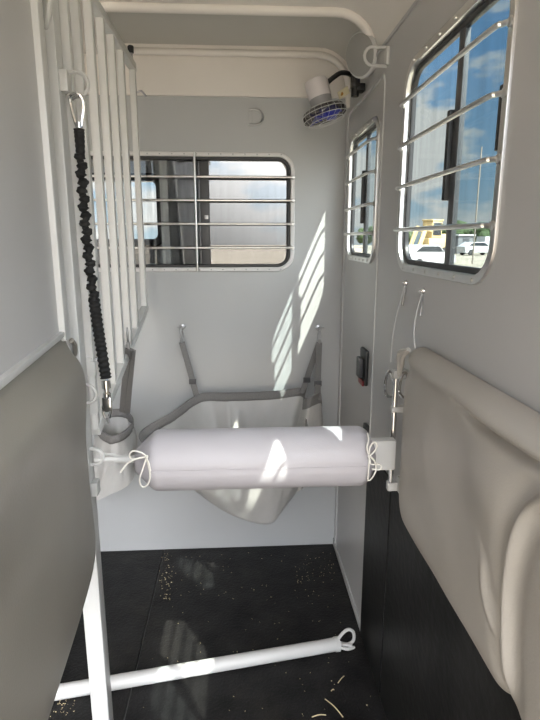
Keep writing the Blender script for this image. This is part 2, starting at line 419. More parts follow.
# ------------------------------------------------------------------ centre post
pt = root('center_post', (-.43, 1.395, 0), 'white square steel post standing between the padded divider and barred grille', 'post'); WLOC[pt.name] = pt.location.copy()
b = NB(); box(b, (-.455, 1.37, 0), (-.405, 1.42, ZC), .004); obj('upright', b, M['offw'], pt)
def dring(b, c, out, up, L, H, r):
    """D loop: two legs leaving c along out, joined by a round end"""
    out, up, c = Vector(out), Vector(up), Vector(c); pts = [c + up * H / 2]
    pts.append(c + up * H / 2 + out * (L - H / 2))
    for k in range(1, 8):
        a = math.pi / 2 - math.pi * k / 8; pts.append(c + out * (L - H / 2) + (out * math.cos(a) + up * math.sin(a)) * H / 2)
    pts += [c - up * H / 2 + out * (L - H / 2), c - up * H / 2]
    tube(b, pts, r, 8)
z1 = W(74, 85, 1, 1.40)[2]
b = NB(); box(b, (-.408, 1.38, z1 - .018), (-.388, 1.412, z1 + .03), .003); pl = obj('ring_plate', b, M['white'], pt)
b = NB(); dring(b, (-.392, 1.395, z1 + .002), (1, -.25, -.1), (0, .1, 1), .05, .052, .0045); obj('tie_ring', b, M['white'], pl)
z2 = W(80, 393, 1, 1.40)[2]
b = NB(); dring(b, (-.408, 1.395, z2), (1, 0, -.1), (0, 0, 1), .03, .05, .004); obj('tie_ring', b, M['white'], pt)
z3 = W(95, 457, 1, 1.395)[2]
b = NB(); dring(b, (-.408, 1.390, z3 + .003), (1, 0, 0), (0, 0, 1), .035, .045, .0055); obj('bar_ring', b, M['white'], pt)
z4 = W(91, 487, 1, 1.395)[2]
b = NB(); box(b, (-.408, 1.375, z4 - .02), (-.39, 1.41, z4 + .02), .003); obj('stop_block', b, M['offw'], pt)
z5 = W(57, 12, 1, 1.37)[2]
b = NB(); tube(b, smooth_pts([(-.42, 1.372, z5 + .09), (-.405, 1.352, z5 + .07), (-.402, 1.345, z5 + .02), (-.415, 1.352, z5 - .025), (-.425, 1.372, z5 - .03)], 5), .0065, 8); obj('top_ring', b, M['white'], pt)

# ------------------------------------------------------------------ barred grille (head divider)
gt = root('grille_divider', (XM, 1.42, 1.0), 'white barred grille swung forward beside the post, slanted along its lower edge', 'grille'); WLOC[gt.name] = gt.location.copy()
ztop = 2.148; zbot = lambda y: .985 + (1.21 - .985) * (y - 1.45) / (2.32 - 1.45)
b = NB(); beam(b, (XM, 1.425, ztop), (XM, 2.335, ztop), .026, .03, .003); obj('top_rail', b, M['white'], gt)
b = NB(); beam(b, (XM, 1.435, zbot(1.435)), (XM, 2.33, zbot(2.33)), .026, .03, .003, up=(0, -.25, 1)); obj('bottom_rail', b, M['white'], gt)
for y in (1.438, 1.535, 1.672, 1.808, 1.945, 2.09, 2.312):
    b = NB(); w = .026
    box(b, (XM - .012, y - w / 2, zbot(y) + .008), (XM + .012, y + w / 2, ztop - .01), .005); obj('grille_bar', b, M['white'], gt)
b = NB(); lathe(b, [(.007, 0), (.007, .046)], (XM, 2.30, ztop + .012), (0, 0, 1), 10); lt = obj('latch_pin', b, M['zinc'], gt)
b = NB(); lathe(b, [(.011, 0), (.012, .022), (.009, .026)], (XM, 2.30, ztop + .042), (0, 0, 1), 12); obj('pin_cap', b, M['black'], lt)
b = NB(); tube(b, smooth_pts([(XM + .012, 2.318, 2.055), (XM + .03, 2.315, 2.06), (XM + .048, 2.315, 2.04)], 4), .004, 8); obj('latch_hook', b, M['zinc'], gt)
for z in (1.055, 1.16):
    b = NB(); box(b, (XM - .016, 1.42, z - .02), (XM + .016, 1.445, z + .02), .003); obj('hinge', b, M['offw'], gt)
b = NB(); tube(b, [(XM + .0, 1.432, .99), (XM, 1.432, 1.19)], .012, 10); obj('hinge_pin', b, M['white'], gt)
b = NB(); box(b, (XM + .008, 1.44, 1.155), (XM + .018, 1.462, 1.185), .002); obj('clip', b, M['zinc'], gt)

# ------------------------------------------------------------------ swung divider panel with pad
A56 = math.radians(5.6); dirv = Vector((-math.sin(A56), math.cos(A56), 0)); nv = Vector((math.cos(A56), math.sin(A56), 0)); P0 = Vector((-.40, 1.26, 0))
DV = lambda s, n, z: P0 + dirv * s + nv * n + Vector((0, 0, z))
MD = Matrix((dirv, Vector((0, 0, 1)), nv)).transposed().to_4x4(); MD.translation = P0
dv = root('stall_divider', DV(-.5, -.02, .6), 'grey stall divider with white-framed upper panel and thick taupe pad, ending at the post', 'divider'); WLOC[dv.name] = dv.location.copy()
b = NB(); plate(b, [(-1.6, 1.25), (-.01, 1.25), (-.01, 2.16), (-1.6, 2.16)], [], -.03, -.012, MD); obj('upper_panel', b, M['wallr'], dv)
b = NB()
box(b, (-.018, 1.268, -.035), (.018, 2.17, .002), .006, MD); box(b, (-1.62, 1.279, -.035), (.018, 1.292, .000), .004, MD); box(b, (-1.62, 2.15, -.035), (.018, 2.18, .002), .006, MD)
obj('panel_frame', b, M['white'], dv)
b = NB(); box(b, (.035, 1.0, -.035), (.06, 2.18, -.004), .005, MD); obj('edge_tube', b, M['white'], dv)
b = NB(); box(b, (.012, .95, -.045), (.10, 2.18, -.02), .004, MD); obj('hinge_strip', b, M['offw'], dv)

def pad_mesh(b, s0, s1, z0, z1, fn, back, NS=110, NZ=60, rc=.06, kb=1.):
    """closed cushion: fn(s,z,a,c) gives front offset; border pulled in at rounded corners"""
    F = []; B = []
    for i in range(NS + 1):
        fa, fb = [], []
        for j in range(NZ + 1):
            a = i / NS; c = j / NZ
            a = .3 * (.5 - .5 * math.cos(math.pi * a)) + .7 * a
            c = .5 - .5 * math.cos(math.pi * c)
            s = s0 + (s1 - s0) * a; z = z0(s) + (z1 - z0(s)) * c
            # rounded corners: shrink z range near the s1 end
            ds = s - (s1 - rc)
            if ds > 0:
                k = rc - math.sqrt(max(rc * rc - ds * ds, 0)); zz0, zz1 = z0(s) + k * kb, z1 - k * .4
                z = zz0 + (zz1 - zz0) * c
            fa.append(b.verts.new(fn(s, z, a, c))); fb.append(b.verts.new(back(s, z)) if 0 < i < NS and 0 < j < NZ else None)
        F.append(fa); B.append(fb)
    for i in range(NS + 1):
        for j in range(NZ + 1):
            if B[i][j] is None: B[i][j] = F[i][j]
    for i in range(NS):
        for j in range(NZ):
            b.faces.new((F[i][j], F[i + 1][j], F[i + 1][j + 1], F[i][j + 1]))
            q = [B[i][j], B[i][j + 1], B[i + 1][j + 1], B[i + 1][j]]
            if len(set(q)) == 4 and set(q) != {F[i][j], F[i + 1][j], F[i + 1][j + 1], F[i][j + 1]}: b.faces.new(q)
def ss(x, a, b):
    t = min(1, max(0, (x - a) / (b - a))); return t * t * (3 - 2 * t)
def edge(t, p=5, q=.5): return max(0, 1 - abs(2 * t - 1) ** p) ** q
def g(x, w): return math.exp(-(x / w) ** 2)
def lp(s, z, a, c):
    e = edge(a, 14, .6) * edge(c, 7, .55)
    n = -.014 + .046 * e - .010 * ss(z, 1.26, 1.10) * 0 + .016 * ss(z, 1.02, 1.20) * e
    n += .016 * e * math.sin(2.2 * s + 1.0) * (1 - c)
    n -= .018 * g(s - .05, .03) * g(z - 1.235, .035)
    n += .004 * noise.noise(Vector((s * 5, z * 5, 0))) * e
    tt = max(0, (1.284 - z) / .072); n = -.012 + (n + .012) * (tt if tt < .85 else 1 - .15 * math.exp(-(tt - .85) / .15)) if tt < 3 else n
    return DV(s, n, z)
b = NB(); pad_mesh(b, -1.55, .052, lambda s: .66, 1.283, lp, lambda s, z: DV(s, -.05 - .03 * edge((z - .645) / .633, 7), z))
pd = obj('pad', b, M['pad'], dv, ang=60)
b = NB(); tube(b, smooth_pts([DV(.03, .004, 1.262), DV(.06, .004, 1.245), DV(.085, -.002, 1.215)], 5), [.006] * 10 + [.005], 8); obj('pad_tuck', b, M['pad'], pd)

# ------------------------------------------------------------------ pad on the right wall
FOLD = smooth_pts([(.45, 1.25, 0), (.57, 1.20, 0), (.64, 1.16, 0), (.69, 1.10, 0), (.715, .99, 0), (.708, .91, 0), (.695, .855, 0), (.68, .79, 0)], 8)
CREA = smooth_pts([(.80, .97, 0), (.785, .92, 0), (.755, .885, 0), (.725, .86, 0), (.70, .845, 0)], 8)
ROLLC = smooth_pts([(.40, 1.19, 0), (.62, 1.192, 0), (.75, 1.186, 0), (.88, 1.186, 0), (.98, 1.20, 0)], 6)
def near(line, y, z):
    best = 9; side = 1; tt = 0
    for i in range(len(line) - 1):
        a, c = line[i], line[i + 1]; d = c - a; p = Vector((y, z, 0)) - a
        t = min(1, max(0, p.dot(d) / d.dot(d))); q = p - d * t
        if q.length < best: best = q.length; side = 1 if (d.x * q.y - d.y * q.x) > 0 else -1; tt = (i + t) / (len(line) - 1)
    return best, side, tt
def rpf(s, z, a, c):
    e = edge(a, 26, .6) * edge(c, 9, .55)
    n = .046 * e
    n += .020 * g(z - 1.215, .022) * e                                    # top roll
    n += .006 * ss(s, .70, .58) * e                                       # near part bulges further out
    d, sd, t = near(FOLD, s, z); f = ss(t, 0, .2) * (1 - .6 * ss(t, .85, 1))
    d *= sd
    n += (.011 * g(d, .0095) - .007 * g(d + .028, .020) - .008 * g(d - .028, .02)) * f * e
    d, sd, t = near(CREA, s, z); d *= sd; n += (.005 * g(d, .009) - .005 * g(d + .018, .012)) * math.sin(math.pi * min(1, t + .12)) * e
    d, sd, t = near(ROLLC, s, z); n -= .020 * g(d, .010) * min(1, 3 * (1 - t)) * e
    n += .018 * g(s - .80, .10) * g(z - 1.10, .08) * e
    n -= .016 * g(s - 1.30, .035) * g(z - 1.19, .03)
    n += .004 * noise.noise(Vector((s * 6, z * 6, 3))) * e
    return Vector((XW - .006 - n, s, z))
wp = NB(); pad_mesh(wp, -.35, 1.345, lambda s: .752 - .13 * ss(s, .62, .52) + .03 * g(s - .69, .03), 1.238, rpf, lambda s, z: Vector((XW - .004, s, z)), NS=460, NZ=120, rc=.09, kb=1.9)
rp_ = root('wall_pad', (XW - .03, .6, .75), 'creased taupe vinyl pad fixed along the window wall over the black kickboard', 'pad'); WLOC[rp_.name] = rp_.location.copy()
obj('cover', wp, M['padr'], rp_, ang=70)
b = NB(); 
for k in range(5): tube(b, smooth_pts([(XW - .052 + .004 * k, 1.262 + .012 * k, 1.236 - .004 * k), (XW - .058, 1.285 + .008 * k, 1.215), (XW - .05, 1.315 + .004 * k, 1.185 - .008 * k)], 4), .006, 6)
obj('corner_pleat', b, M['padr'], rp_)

# ------------------------------------------------------------------ padded chest bar
YB = 1.40
cb = root('chest_bar', (.05, YB, .82), 'horizontal chest bar in a pale grey padded sleeve tied with white bows', 'bar'); WLOC[cb.name] = cb.location.copy()
zb_ = .912
b = NB(); tube(b, [(-.345, YB, zb_ - .002), (-.20, YB, zb_), (.36, YB, zb_)], [.010, .012, .012], 12); obj('tube', b, M['offw'], cb)
b = NB(); tube(b, [(-.395, YB - .012, zb_ + .004), (-.36, YB - .006, zb_ + .002), (-.30, YB, zb_)], .006, 8)
tube(b, [(-.384, YB + .01, zb_ + .012 ), (-.35, YB + .006, zb_ + .010), (-.32, YB, zb_ + .004)], .004, 8); obj('end_hook', b, M['white'], cb)
b = NB(); box(b, (.355, YB - .02, zb_ - .045), (.430, YB + .012, zb_ + .043), .006); obj('end_block', b, M['white'], cb)
b = NB()
prof = []; seg = 56; NX = 80; RB = .083
for i in range(NX + 1):
    t = i / NX; x = -.285 + (.368 + .285) * t
    if x < -.245: k = (x + .285) / .04; r = .030 + .040 * k
    elif x < -.225: k = (x + .245) / .02; r = .070 + .013 * math.sin(k * math.pi / 2)
    elif x > .350: k = (.368 - x) / .018; r = .040 + .030 * k
    elif x > .322: k = (.350 - x) / .028; r = .070 + .013 * math.sin(k * math.pi / 2)
    else: r = RB
    ring = []
    end = max(0, 1 - (x + .285) / .06, 1 - (.368 - x) / .06)
    for j in range(seg):
        a = 2 * math.pi * j / seg
        rr = r * (1 + .05 * min(1, end) * math.sin(a * 11 + 2 * math.sin(a * 3)) + .006 * noise.noise(Vector((x * 9, math.cos(a) * 1.5, math.sin(a) * 1.5))))
        rr -= .0022 * g((a - 3.15), .035)                                 # lapped seam facing the stall
        ring.append(b.verts.new((x, YB + math.cos(a) * rr, zb_ - .006 + math.sin(a) * rr)))
    prof.append(ring)
for i in range(NX):
    for j in range(seg): b.faces.new((prof[i][j], prof[i][(j + 1) % seg], prof[i + 1][(j + 1) % seg], prof[i + 1][j]))
b.faces.new(prof[0]); b.faces.new(prof[-1][::-1])
obj('padded_sleeve', b, M['bolster'], cb, ang=70)
b = NB(); strap(b, [(-.23, YB - .0832, zb_ - .004), (.33, YB - .0832, zb_ - .004)], .0035, .0015, (0, 0, 1)); obj('seam_lap', b, M['bolster'], cb)
yk = YB - .072
def K(u, v, dy=0): return W(u, v, 1, yk - dy)
b = NB()
tube(b, smooth_pts([K(146, 456), K(141, 452.5), K(133, 451), K(129.5, 455), K(132, 459), K(140, 458), K(146.5, 457)], 6), .0022, 6)
tube(b, smooth_pts([K(146, 457, .004), (K(136, 459, .008)), K(127, 464, .006), K(120.5, 472.5, .004)], 6), .0022, 6)
tube(b, smooth_pts([K(146.5, 457, .004), K(143, 468, .006), K(139.5, 480, .004), K(142.5, 487, .002), K(148, 484, .004), K(150, 474, .006), K(146.5, 458, .006)], 6), .0022, 6)
tube(b, smooth_pts([K(147, 459, .006), K(149, 464, .008), K(150.5, 471, .008)], 5), .0022, 6)
lathe(b, [(.002, -.005), (.005, 0), (.002, .005)], K(146.5, 457, .006), (1, 0, 1), 8)
obj('bow', b, M['cord'], cb)
ykr = YB - .08
def KR(u, v, dy=0): return W(u, v, 1, ykr - dy)
b = NB()
tube(b, smooth_pts([KR(369, 455), KR(370, 447), KR(374.5, 442), KR(377, 446), KR(374, 452), KR(369.5, 455.5)], 6), .0022, 6)
tube(b, smooth_pts([KR(369, 455, .004), KR(367, 448, .006), KR(368.5, 440, .006), KR(367.5, 433, .002)], 6), .0022, 6)
tube(b, smooth_pts([KR(369.5, 456, .004), KR(371, 464, .005), KR(378, 464, .004), KR(381.5, 466, .002), KR(379.5, 469.5, .002), KR(372, 469, .005)], 6), .0022, 6)
tube(b, smooth_pts([KR(370, 456, .006), KR(375, 462, .006), KR(376, 470, .006), KR(372, 478, .004), KR(368, 480, .003), KR(368.5, 471, .005), KR(369.5, 457, .006)], 6), .0022, 6)
lathe(b, [(.002, -.005), (.005, 0), (.002, .005)], KR(369.5, 456, .006), (1, 0, 1), 8)
obj('bow', b, M['cord'], cb)

# ------------------------------------------------------------------ bar bracket: chrome rod on the right wall
br = root('bar_bracket', (.432, 1.412, .775), 'upright chrome rod in white sockets on the window wall beside the chest bar', 'bracket'); WLOC[br.name] = br.location.copy()
rx, ry = .432, 1.425
zt_, zb2 = W(397, 372, 1, ry)[2], W(391, 487, 1, ry)[2]
b = NB(); tube(b, [(rx, ry, zb2), (rx, ry, zt_)], .0075, 12); obj('rod', b, M['chrome'], br)
for z, h in ((zt_ - .006, .012), (W(395, 409, 1, ry)[2], .008), (zb2 + .004, .013)):
    b = NB(); box(b, (rx - .010, ry - .010, z - h), (XW, ry + .012, z + h), .003); obj('socket', b, M['white'], br)
b = NB(); plate(b, rrect(1.27, .785, 1.43, .83, .008), [], XW - .012, XW, MY, .002); pl = obj('foot_plate', b, M['offw'], br)
for y in (1.30, 1.35):
    b = NB(); lathe(b, [(.007, 0), (.007, .006), (.003, .008)], (XW - .012, y, .806), (-1, 0, 0), 10); obj('plate_bolt', b, M['zinc'], pl)
# chrome rings hanging by the rod
def pear(b, c, w, h, r, tilt=0., plane='YZ'):
    pts = []
    for k in range(20):
        a = 2 * math.pi * k / 20; ww = w * (.72 - .28 * math.sin(a)); pts.append((math.cos(a) * ww, math.sin(a) * h))
    q = []
    for p in pts:
        x = p[0] * math.cos(tilt) - p[1] * math.sin(tilt); z = p[0] * math.sin(tilt) + p[1] * math.cos(tilt)
        q.append(Vector(c) + (Vector((0, x, z)) if plane == 'YZ' else Vector((x, x * .3, z))))
    tube(b, q, r, 8, closed=True)
def cable(name, label, top, bot, ring_c, hw, hh, cat='cable'):
    r0 = root(name, top, label, cat, None); WLOC[r0.name] = r0.location.copy()
    b = NB(); tube(b, smooth_pts([top + Vector((-.004, 0, -.004)), top.lerp(bot, .35) + Vector((-.010, .0, -.0)), top.lerp(bot, .7) + Vector((-.008, .004, 0)), bot], 6), .0017, 6); obj('wire', b, M['offw'], r0)
    b = NB(); lathe(b, [(.008, 0), (.008, .003), (.003, .012)], top + Vector((0, 0, 0)), (-1, 0, 0), 10); tube(b, [top + Vector((-.006, -.010, 0)), top + Vector((-.006, .010, 0))], .0018, 6); obj('screw_eye', b, M['chrome'], r0)
    d = (bot - top).normalized()
    b = NB(); tube(b, [top + d * .035, top + d * .065], .0032, 8); tube(b, [top + d * .012, top + d * .04 + Vector((0, .004, 0))], .0014, 6); tube(b, [top + d * .012, top + d * .04 - Vector((0, .004, 0))], .0014, 6); obj('crimp', b, M['zinc'], r0)
    b = NB(); pear(b, ring_c, hw, hh, .0042, .12, 'XZ'); obj('snap_ring', b, M['chrome'], r0)
ca_t = W(406.5, 283, 0, XW); ca_b = W(391, 362, 0, XW - .02); ca_r = W(389.5, 384, 0, XW - .022)
cable('tether_cable', 'thin wire cable hanging from the wall screw nearer the door', ca_t, ca_b, ca_r, .020, .040)
cb_t = W(424, 291, 0, XW); cb_b = W(415, 348, 0, XW - .03); 
cable('tether_cable', 'thin wire cable running down from the wall screw above the taupe pad corner', cb_t, cb_b, W(405, 385, 0, XW - .035), .022, .034)

# ------------------------------------------------------------------ D ring on the right wall, above the door corner
c = W(388, 57, 0, XW)
dq = root('tie_ring', c, 'white wire tie ring on a small plate between the door and the big window', 'ring'); WLOC[dq.name] = dq.location.copy()
b = NB(); box(b, (XW - .008, c.y - .016, c.z - .026), (XW + .001, c.y + .016, c.z + .026), .003); obj('plate', b, M['white'], dq)
b = NB(); dring(b, (XW - .004, c.y, c.z), (-1, -.1, .0), (0, 0, 1), .070, .052, .0048); obj('loop', b, M['white'], dq)
# D ring flush on the front wall
c = W(254.5, 117.5, 1, D)
dq = root('recessed_tie_ring', c, 'grey D-shaped tie ring lying flush on the front wall above the barred window', 'ring'); WLOC[dq.name] = dq.location.copy()
b = NB(); plate(b, rrect(c.x - .026, c.z - .03, c.x - .010, c.z + .03, .005), [], -D, -D + .006, MX, .001); obj('plate', b, M['wall'], dq)
b = NB(); tube(b, smooth_pts([c + Vector(p) for p in ((-.022, -.008, .028), (.0, -.008, .03), (.026, -.008, .022), (.035, -.008, 0), (.026, -.008, -.022), (0, -.008, -.03), (-.022, -.008, -.028))], 4), .0042, 8); obj('loop', b, M['zinc'], dq)

# ------------------------------------------------------------------ dome lamp in the roof corner
c = W(360.5, 55, 1, 1.97); ax = Vector((-.80, -.50, -.22)).normalized()
dl = root('dome_lamp', c, 'round grey lamp fixed in the roof corner above the small fan', 'lamp'); WLOC[dl.name] = dl.location.copy()
b = NB(); lathe(b, [(.03, -.075), (.03, -.02), (.066, -.018), (.071, -.012), (.071, -.002), (.066, .004)], c, ax, 32); obj('rim', b, M['white'], dl)
b = NB(); lathe(b, [(.066, .0), (.063, .006), (.045, .012), (.02, .015), (0, .016)], c, ax, 32); obj('lens', b, M['lens'], dl)

# ------------------------------------------------------------------ clip fan
YF = 2.10
fc = W(324.5, 114.5, 1, YF); axd = Vector((.27, -.08, -.93)).normalized()
fn = root('clip_fan', fc, 'small white and grey fan with blue blades on a black gooseneck below the roof corner', 'fan'); WLOC[fn.name] = fn.location.copy()
q = Vector((0, 0, 1)).rotation_difference(axd)
def FP(r, a, h): return fc + q @ Vector((r * math.cos(a), r * math.sin(a), h))
b = NB(); lathe(b, [(.041, -.058), (.043, -.112), (.039, -.121), (.01, -.123)], fc, axd, 24)
mo = obj('motor', b, M['motor'], fn)
b = NB(); lathe(b, [(.0405, -.060), (.039, -.036), (.034, -.024), (.020, -.020)], fc, axd, 24); obj('motor_collar', b, M['motorg'], mo)
b = NB(); RC = .082
for h, r in ((-.022, RC * .86), (-.006, RC), (.012, RC * .98), (.026, RC * .8), (.031, RC * .35)):
    tube(b, [FP(r, 2 * math.pi * k / 40, h) for k in range(40)], .0013, 6, closed=True)
for k in range(20):
    a = 2 * math.pi * k / 20
    tube(b, [FP(.03, a, -.030), FP(RC * .86, a, -.022), FP(RC, a, -.006), FP(RC * .98, a, .012), FP(RC * .8, a + .12, .026), FP(RC * .35, a + .3, .031)], .0006, 5)
ca = obj('cage', b, M['offw'], fn)
b = NB()
R0 = [[b.verts.new(FP(r, 2 * math.pi * k / 32, h)) for k in range(32)] for r, h in ((RC * .90, -.018), (RC * .985, -.004), (RC * .965, .012))]
for i in range(2):
    for k in range(32): b.faces.new((R0[i][k], R0[i][(k + 1) % 32], R0[i + 1][(k + 1) % 32], R0[i + 1][k]))
so = obj('shroud', b, M['smoke'], fn); md = so.modifiers.new('s', 'SOLIDIFY'); md.thickness = .0015
b = NB(); lathe(b, [(.016, -.02), (.018, .0), (.014, .012), (0, .015)], fc, axd, 18); hb = obj('hub', b, M['blue'], fn)
for kb in range(4):
    b = NB(); a0 = kb * math.pi / 2 + .35; G = []
    for i in range(6):
        r = .014 + (.070 - .014) * i / 5; row = []
        for j in range(6):
            t = j / 5 - .5; w = .35 + .55 * math.sin(math.pi * min(1, (i + 1) / 5.2)); row.append(b.verts.new(FP(r, a0 + t * 1.35 * w, t * -.026 + .002)))
        G.append(row)
    for i in range(5):
        for j in range(5): b.faces.new((G[i][j], G[i + 1][j], G[i + 1][j + 1], G[i][j + 1]))
    o = obj('blade', b, M['blue'], fn); md = o.modifiers.new('s', 'SOLIDIFY'); md.thickness = .002
bs = W(356.5, 78, 0, XW - .03)
b = NB(); tube(b, smooth_pts([FP(.03, 2.2, -.125) * .0 + fc - axd * .11 + Vector((.035, 0, .0)), W(333.5, 77.5, 1, 2.11), W(341.5, 72.8, 1, 2.13), W(350.5, 74.5, 1, 2.15), W(356, 80, 1, bs.y)], 6), .0085, 10); obj('gooseneck', b, M['black'], fn)
b = NB(); box(b, bs + Vector((-.018, -.02, -.034)), bs + Vector((.010, .022, .012)), .005); lathe(b, [(.014, -.05), (.014, .03)], bs + Vector((-.004, 0, -.012)), (0, 0, 1), 14)
box(b, bs + Vector((.0, -.018, -.045)), bs + Vector((.03, .03, -.02)), .004)
cl = obj('clamp', b, M['black'], fn)
b = NB(); lathe(b, [(.007, 0), (.007, .01), (.004, .013)], bs + Vector((-.005, -.004, .022)), (-.2, -.3, .9), 12); obj('knob', b, M['chrome'], cl)
b = NB(); t0, t1 = W(338.5, 96, 1, 2.12), W(348.5, 89.5, 1, 2.14)
beam(b, t0, t1, .002, .026, 0, up=(.25, 0, 1)); tg = obj('paper_tag', b, M['tag'], fn)
b = NB(); tc_ = t0.lerp(t1, .3) + Vector((0, -.002, 0)); lathe(b, [(.007, 0), (.007, .001)], tc_, (-.25, -1, .1), 6); obj('tag_mark', b, M['tago'], tg)

# ------------------------------------------------------------------ feed mangers
def bag(par, rim, low, tf, seed, sag=.5, NR=22, folds=.010):
    """cloth loft from the closed rim loop to the closed bottom loop; the top strip is webbing"""
    A = smooth_pts(rim, 7, closed=True); B = smooth_pts(low, 7, closed=True); N = len(A)
    ca_ = sum(A, Vector()) / N
    def P(i, t):
        a, c = A[i % N], B[i % N]; p = a.lerp(c, t)
        out = Vector((a.x - ca_.x, a.y - ca_.y, 0)); out = out.normalized() if out.length > 1e-6 else out
        am = math.sin(math.pi * min(1, t)) 
        f = noise.noise(Vector((i * .23 + seed, t * 2.0, seed))) + .6 * noise.noise(Vector((i * .6 - t * 3, t * 3.0, seed + 4)))
        return p + out * am * folds * f * 2
    b = NB(); G = [[b.verts.new(P(i, .01 + .99 * (k / NR))) for i in range(N)] for k in range(NR + 1)]
    for k in range(NR):
        for i in range(N): b.faces.new((G[k][i], G[k][(i + 1) % N], G[k + 1][(i + 1) % N], G[k + 1][i]))
    b.faces.new(G[-1])
    o = obj('bag', b, M['bag'], par, ang=70); md = o.modifiers.new('s', 'SOLIDIFY'); md.thickness = .0022; md.offset = 0
    b = NB(); L = [(A[i] - B[i]).length for i in range(N)]
    G = [[b.verts.new(P(i, tf / L[i] * k / 3)) for i in range(N)] for k in range(4)]
    for k in range(3):
        for i in range(N): b.faces.new((G[k][i], G[k][(i + 1) % N], G[k + 1][(i + 1) % N], G[k + 1][i]))
    o = obj('rim_webbing', b, M['web'], par, ang=50); md = o.modifiers.new('s', 'SOLIDIFY'); md.thickness = .0044; md.offset = 0
def Q(L): return [W(u, v, 1, y) for u, v, y in L]
mg = root('feed_manger', W(250, 520, 1, 2.1), 'light grey cloth feed manger hung by two straps below the barred front window', 'manger'); WLOC[mg.name] = mg.location.copy()
bag(mg, Q([(141, 431, 2.13), (172, 412, 2.24), (199, 394, 2.36), (226, 392.5, 2.37), (252, 392, 2.37), (278, 390.5, 2.37), (303.5, 388, 2.365), (305, 398, 2.26), (306, 418, 2.12), (308, 436, 2.03), (296, 446, 1.98), (250, 448, 1.93), (190, 448, 1.95), (148, 446, 2.03)]),
    Q([(189, 485, 2.17), (197, 492, 2.2), (208, 499, 2.22), (222, 508, 2.22), (236, 516, 2.22), (254, 521, 2.22), (270, 523, 2.2), (284, 508, 2.18), (297, 491, 2.15), (298, 489, 2.12), (284, 507, 2.08), (269, 524, 2.06), (234, 516, 2.06), (205, 498, 2.1)]), .040, 2.0)
def flap(par, cols, band, seed):
    """a folded cloth side: cols = list of (top point, bottom point); band = webbing height along the top"""
    A = smooth_pts([c[0] for c in cols], 6); B = smooth_pts([c[1] for c in cols], 6); N = len(A)
    def P(i, t): 
        p = A[i].lerp(B[i], t); p.y += .008 * noise.noise(Vector((i * .3, t * 3, seed))) * math.sin(math.pi * t); return p
    for nm, t0, t1, th, m in (('side_flap', .02, 1, .002, 'bag'), ('flap_webbing', 0, None, .0044, 'web')):
        b = NB(); n = 10; G = []
        for i in range(N):
            L = (A[i] - B[i]).length; e_ = t1 if t1 else band / L
            G.append([b.verts.new(P(i, t0 + (e_ - t0) * k / n)) for k in range(n + 1)])
        for i in range(N - 1):
            for k in range(n): b.faces.new((G[i][k], G[i + 1][k], G[i + 1][k + 1], G[i][k + 1]))
        o = obj(nm, b, M[m], par, ang=60); md = o.modifiers.new('s', 'SOLIDIFY'); md.thickness = th; md.offset = 0
flap(mg, [(W(303.5, 399, 1, 2.2), W(296, 492, 1, 2.13)), (W(308, 398, 1, 2.12), W(300, 490, 1, 2.10)), (W(315, 394.5, 1, 2.13), W(304, 486, 1, 2.11)), (W(320, 392.5, 1, 2.17), W(322, 455, 1, 2.15)), (W(321, 396, 1, 2.24), W(324, 440, 1, 2.22))], .046, 5.)
def hang(par, top, ends, w, bolt_label, nm='eye_bolt'):
    """eye bolt on the wall (own thing), snap and webbing tails down to the rim"""
    eb = root(nm, top, bolt_label, 'bolt', 'eye bolts on the front wall'); WLOC[eb.name] = eb.location.copy()
    b = NB(); lathe(b, [(.014, 0), (.014, .004), (.006, .006), (.006, .022)], Vector((top.x, D, top.z)), (0, -1, 0), 14)
    tube(b, [Vector((top.x + .008 * math.cos(a), D - .030, top.z + .0 + .008 * math.sin(a))) for a in [2 * math.pi * k / 12 for k in range(12)]], .003, 6, closed=True)
    tube(b, [Vector((top.x - .02, D - .026, top.z + .004)), Vector((top.x + .022, D - .026, top.z + .004))], .003, 6); obj('eye', b, M['zinc'], eb)
    s = top + Vector((0, -.034 - (D - top.y) * 0, -.012)); s.y = D - .034
    b = NB(); pear(b, s + Vector((0, 0, -.016)), .009, .020, .0028, 0, 'XZ'); lathe(b, [(.005, 0), (.006, .008), (.006, .016)], s + Vector((0, 0, -.052)), (0, 0, 1), 10); obj('snap_hook', b, M['zinc'], par)
    for e in ends:
        p0 = s + Vector((0, 0, -.05)); b = NB()
        strap(b, smooth_pts([p0, p0.lerp(e, .5) + Vector((0, .006, 0)), e + Vector((0, 0, -.0)), e.lerp(p0, -.12)], 4), w, .004, (1, .15, 0)); st_ = obj('strap', b, M['web'], par)
        m = p0.lerp(e, .82); b = NB(); box(b, m + Vector((-w * .62, -.006, -.012)), m + Vector((w * .62, .002, .012)), .002); obj('buckle', b, M['dgrey'], st_)
hang(mg, W(182, 327, 1, D), [W(195, 390, 1, 2.36)], .026, 'steel eye bolt on the front wall, nearer the barred grille, holding a manger strap')
hang(mg, W(318.5, 328, 1, D), [W(304, 388, 1, 2.345), W(317.5, 393, 1, 2.165)], .026, 'steel eye bolt on the front wall, in the door corner, holding two strap tails')
m2 = root('feed_manger', W(115, 498, 1, 2.05), 'end of a grey cloth feed manger hung from the grille beside the white post', 'manger'); WLOC[m2.name] = m2.location.copy()
bag(m2, Q([(121, 409, 2.20), (129, 413, 2.18), (133, 420, 2.12), (128, 428, 2.05), (119, 434, 2.0), (110, 436, 2.0), (103, 431, 2.03), (98, 424, 2.1), (97, 415, 2.18), (108, 410, 2.2)]),
    Q([(126, 470, 2.16), (134, 470, 2.14), (135, 472, 2.10), (131, 482, 2.06), (122, 489, 2.04), (108, 495, 2.03), (94, 502, 2.04), (86, 500, 2.08), (90, 485, 2.14), (105, 475, 2.16)]), .034, 7.0, folds=.009)
gp = W(121.5, 335, 0, XM)
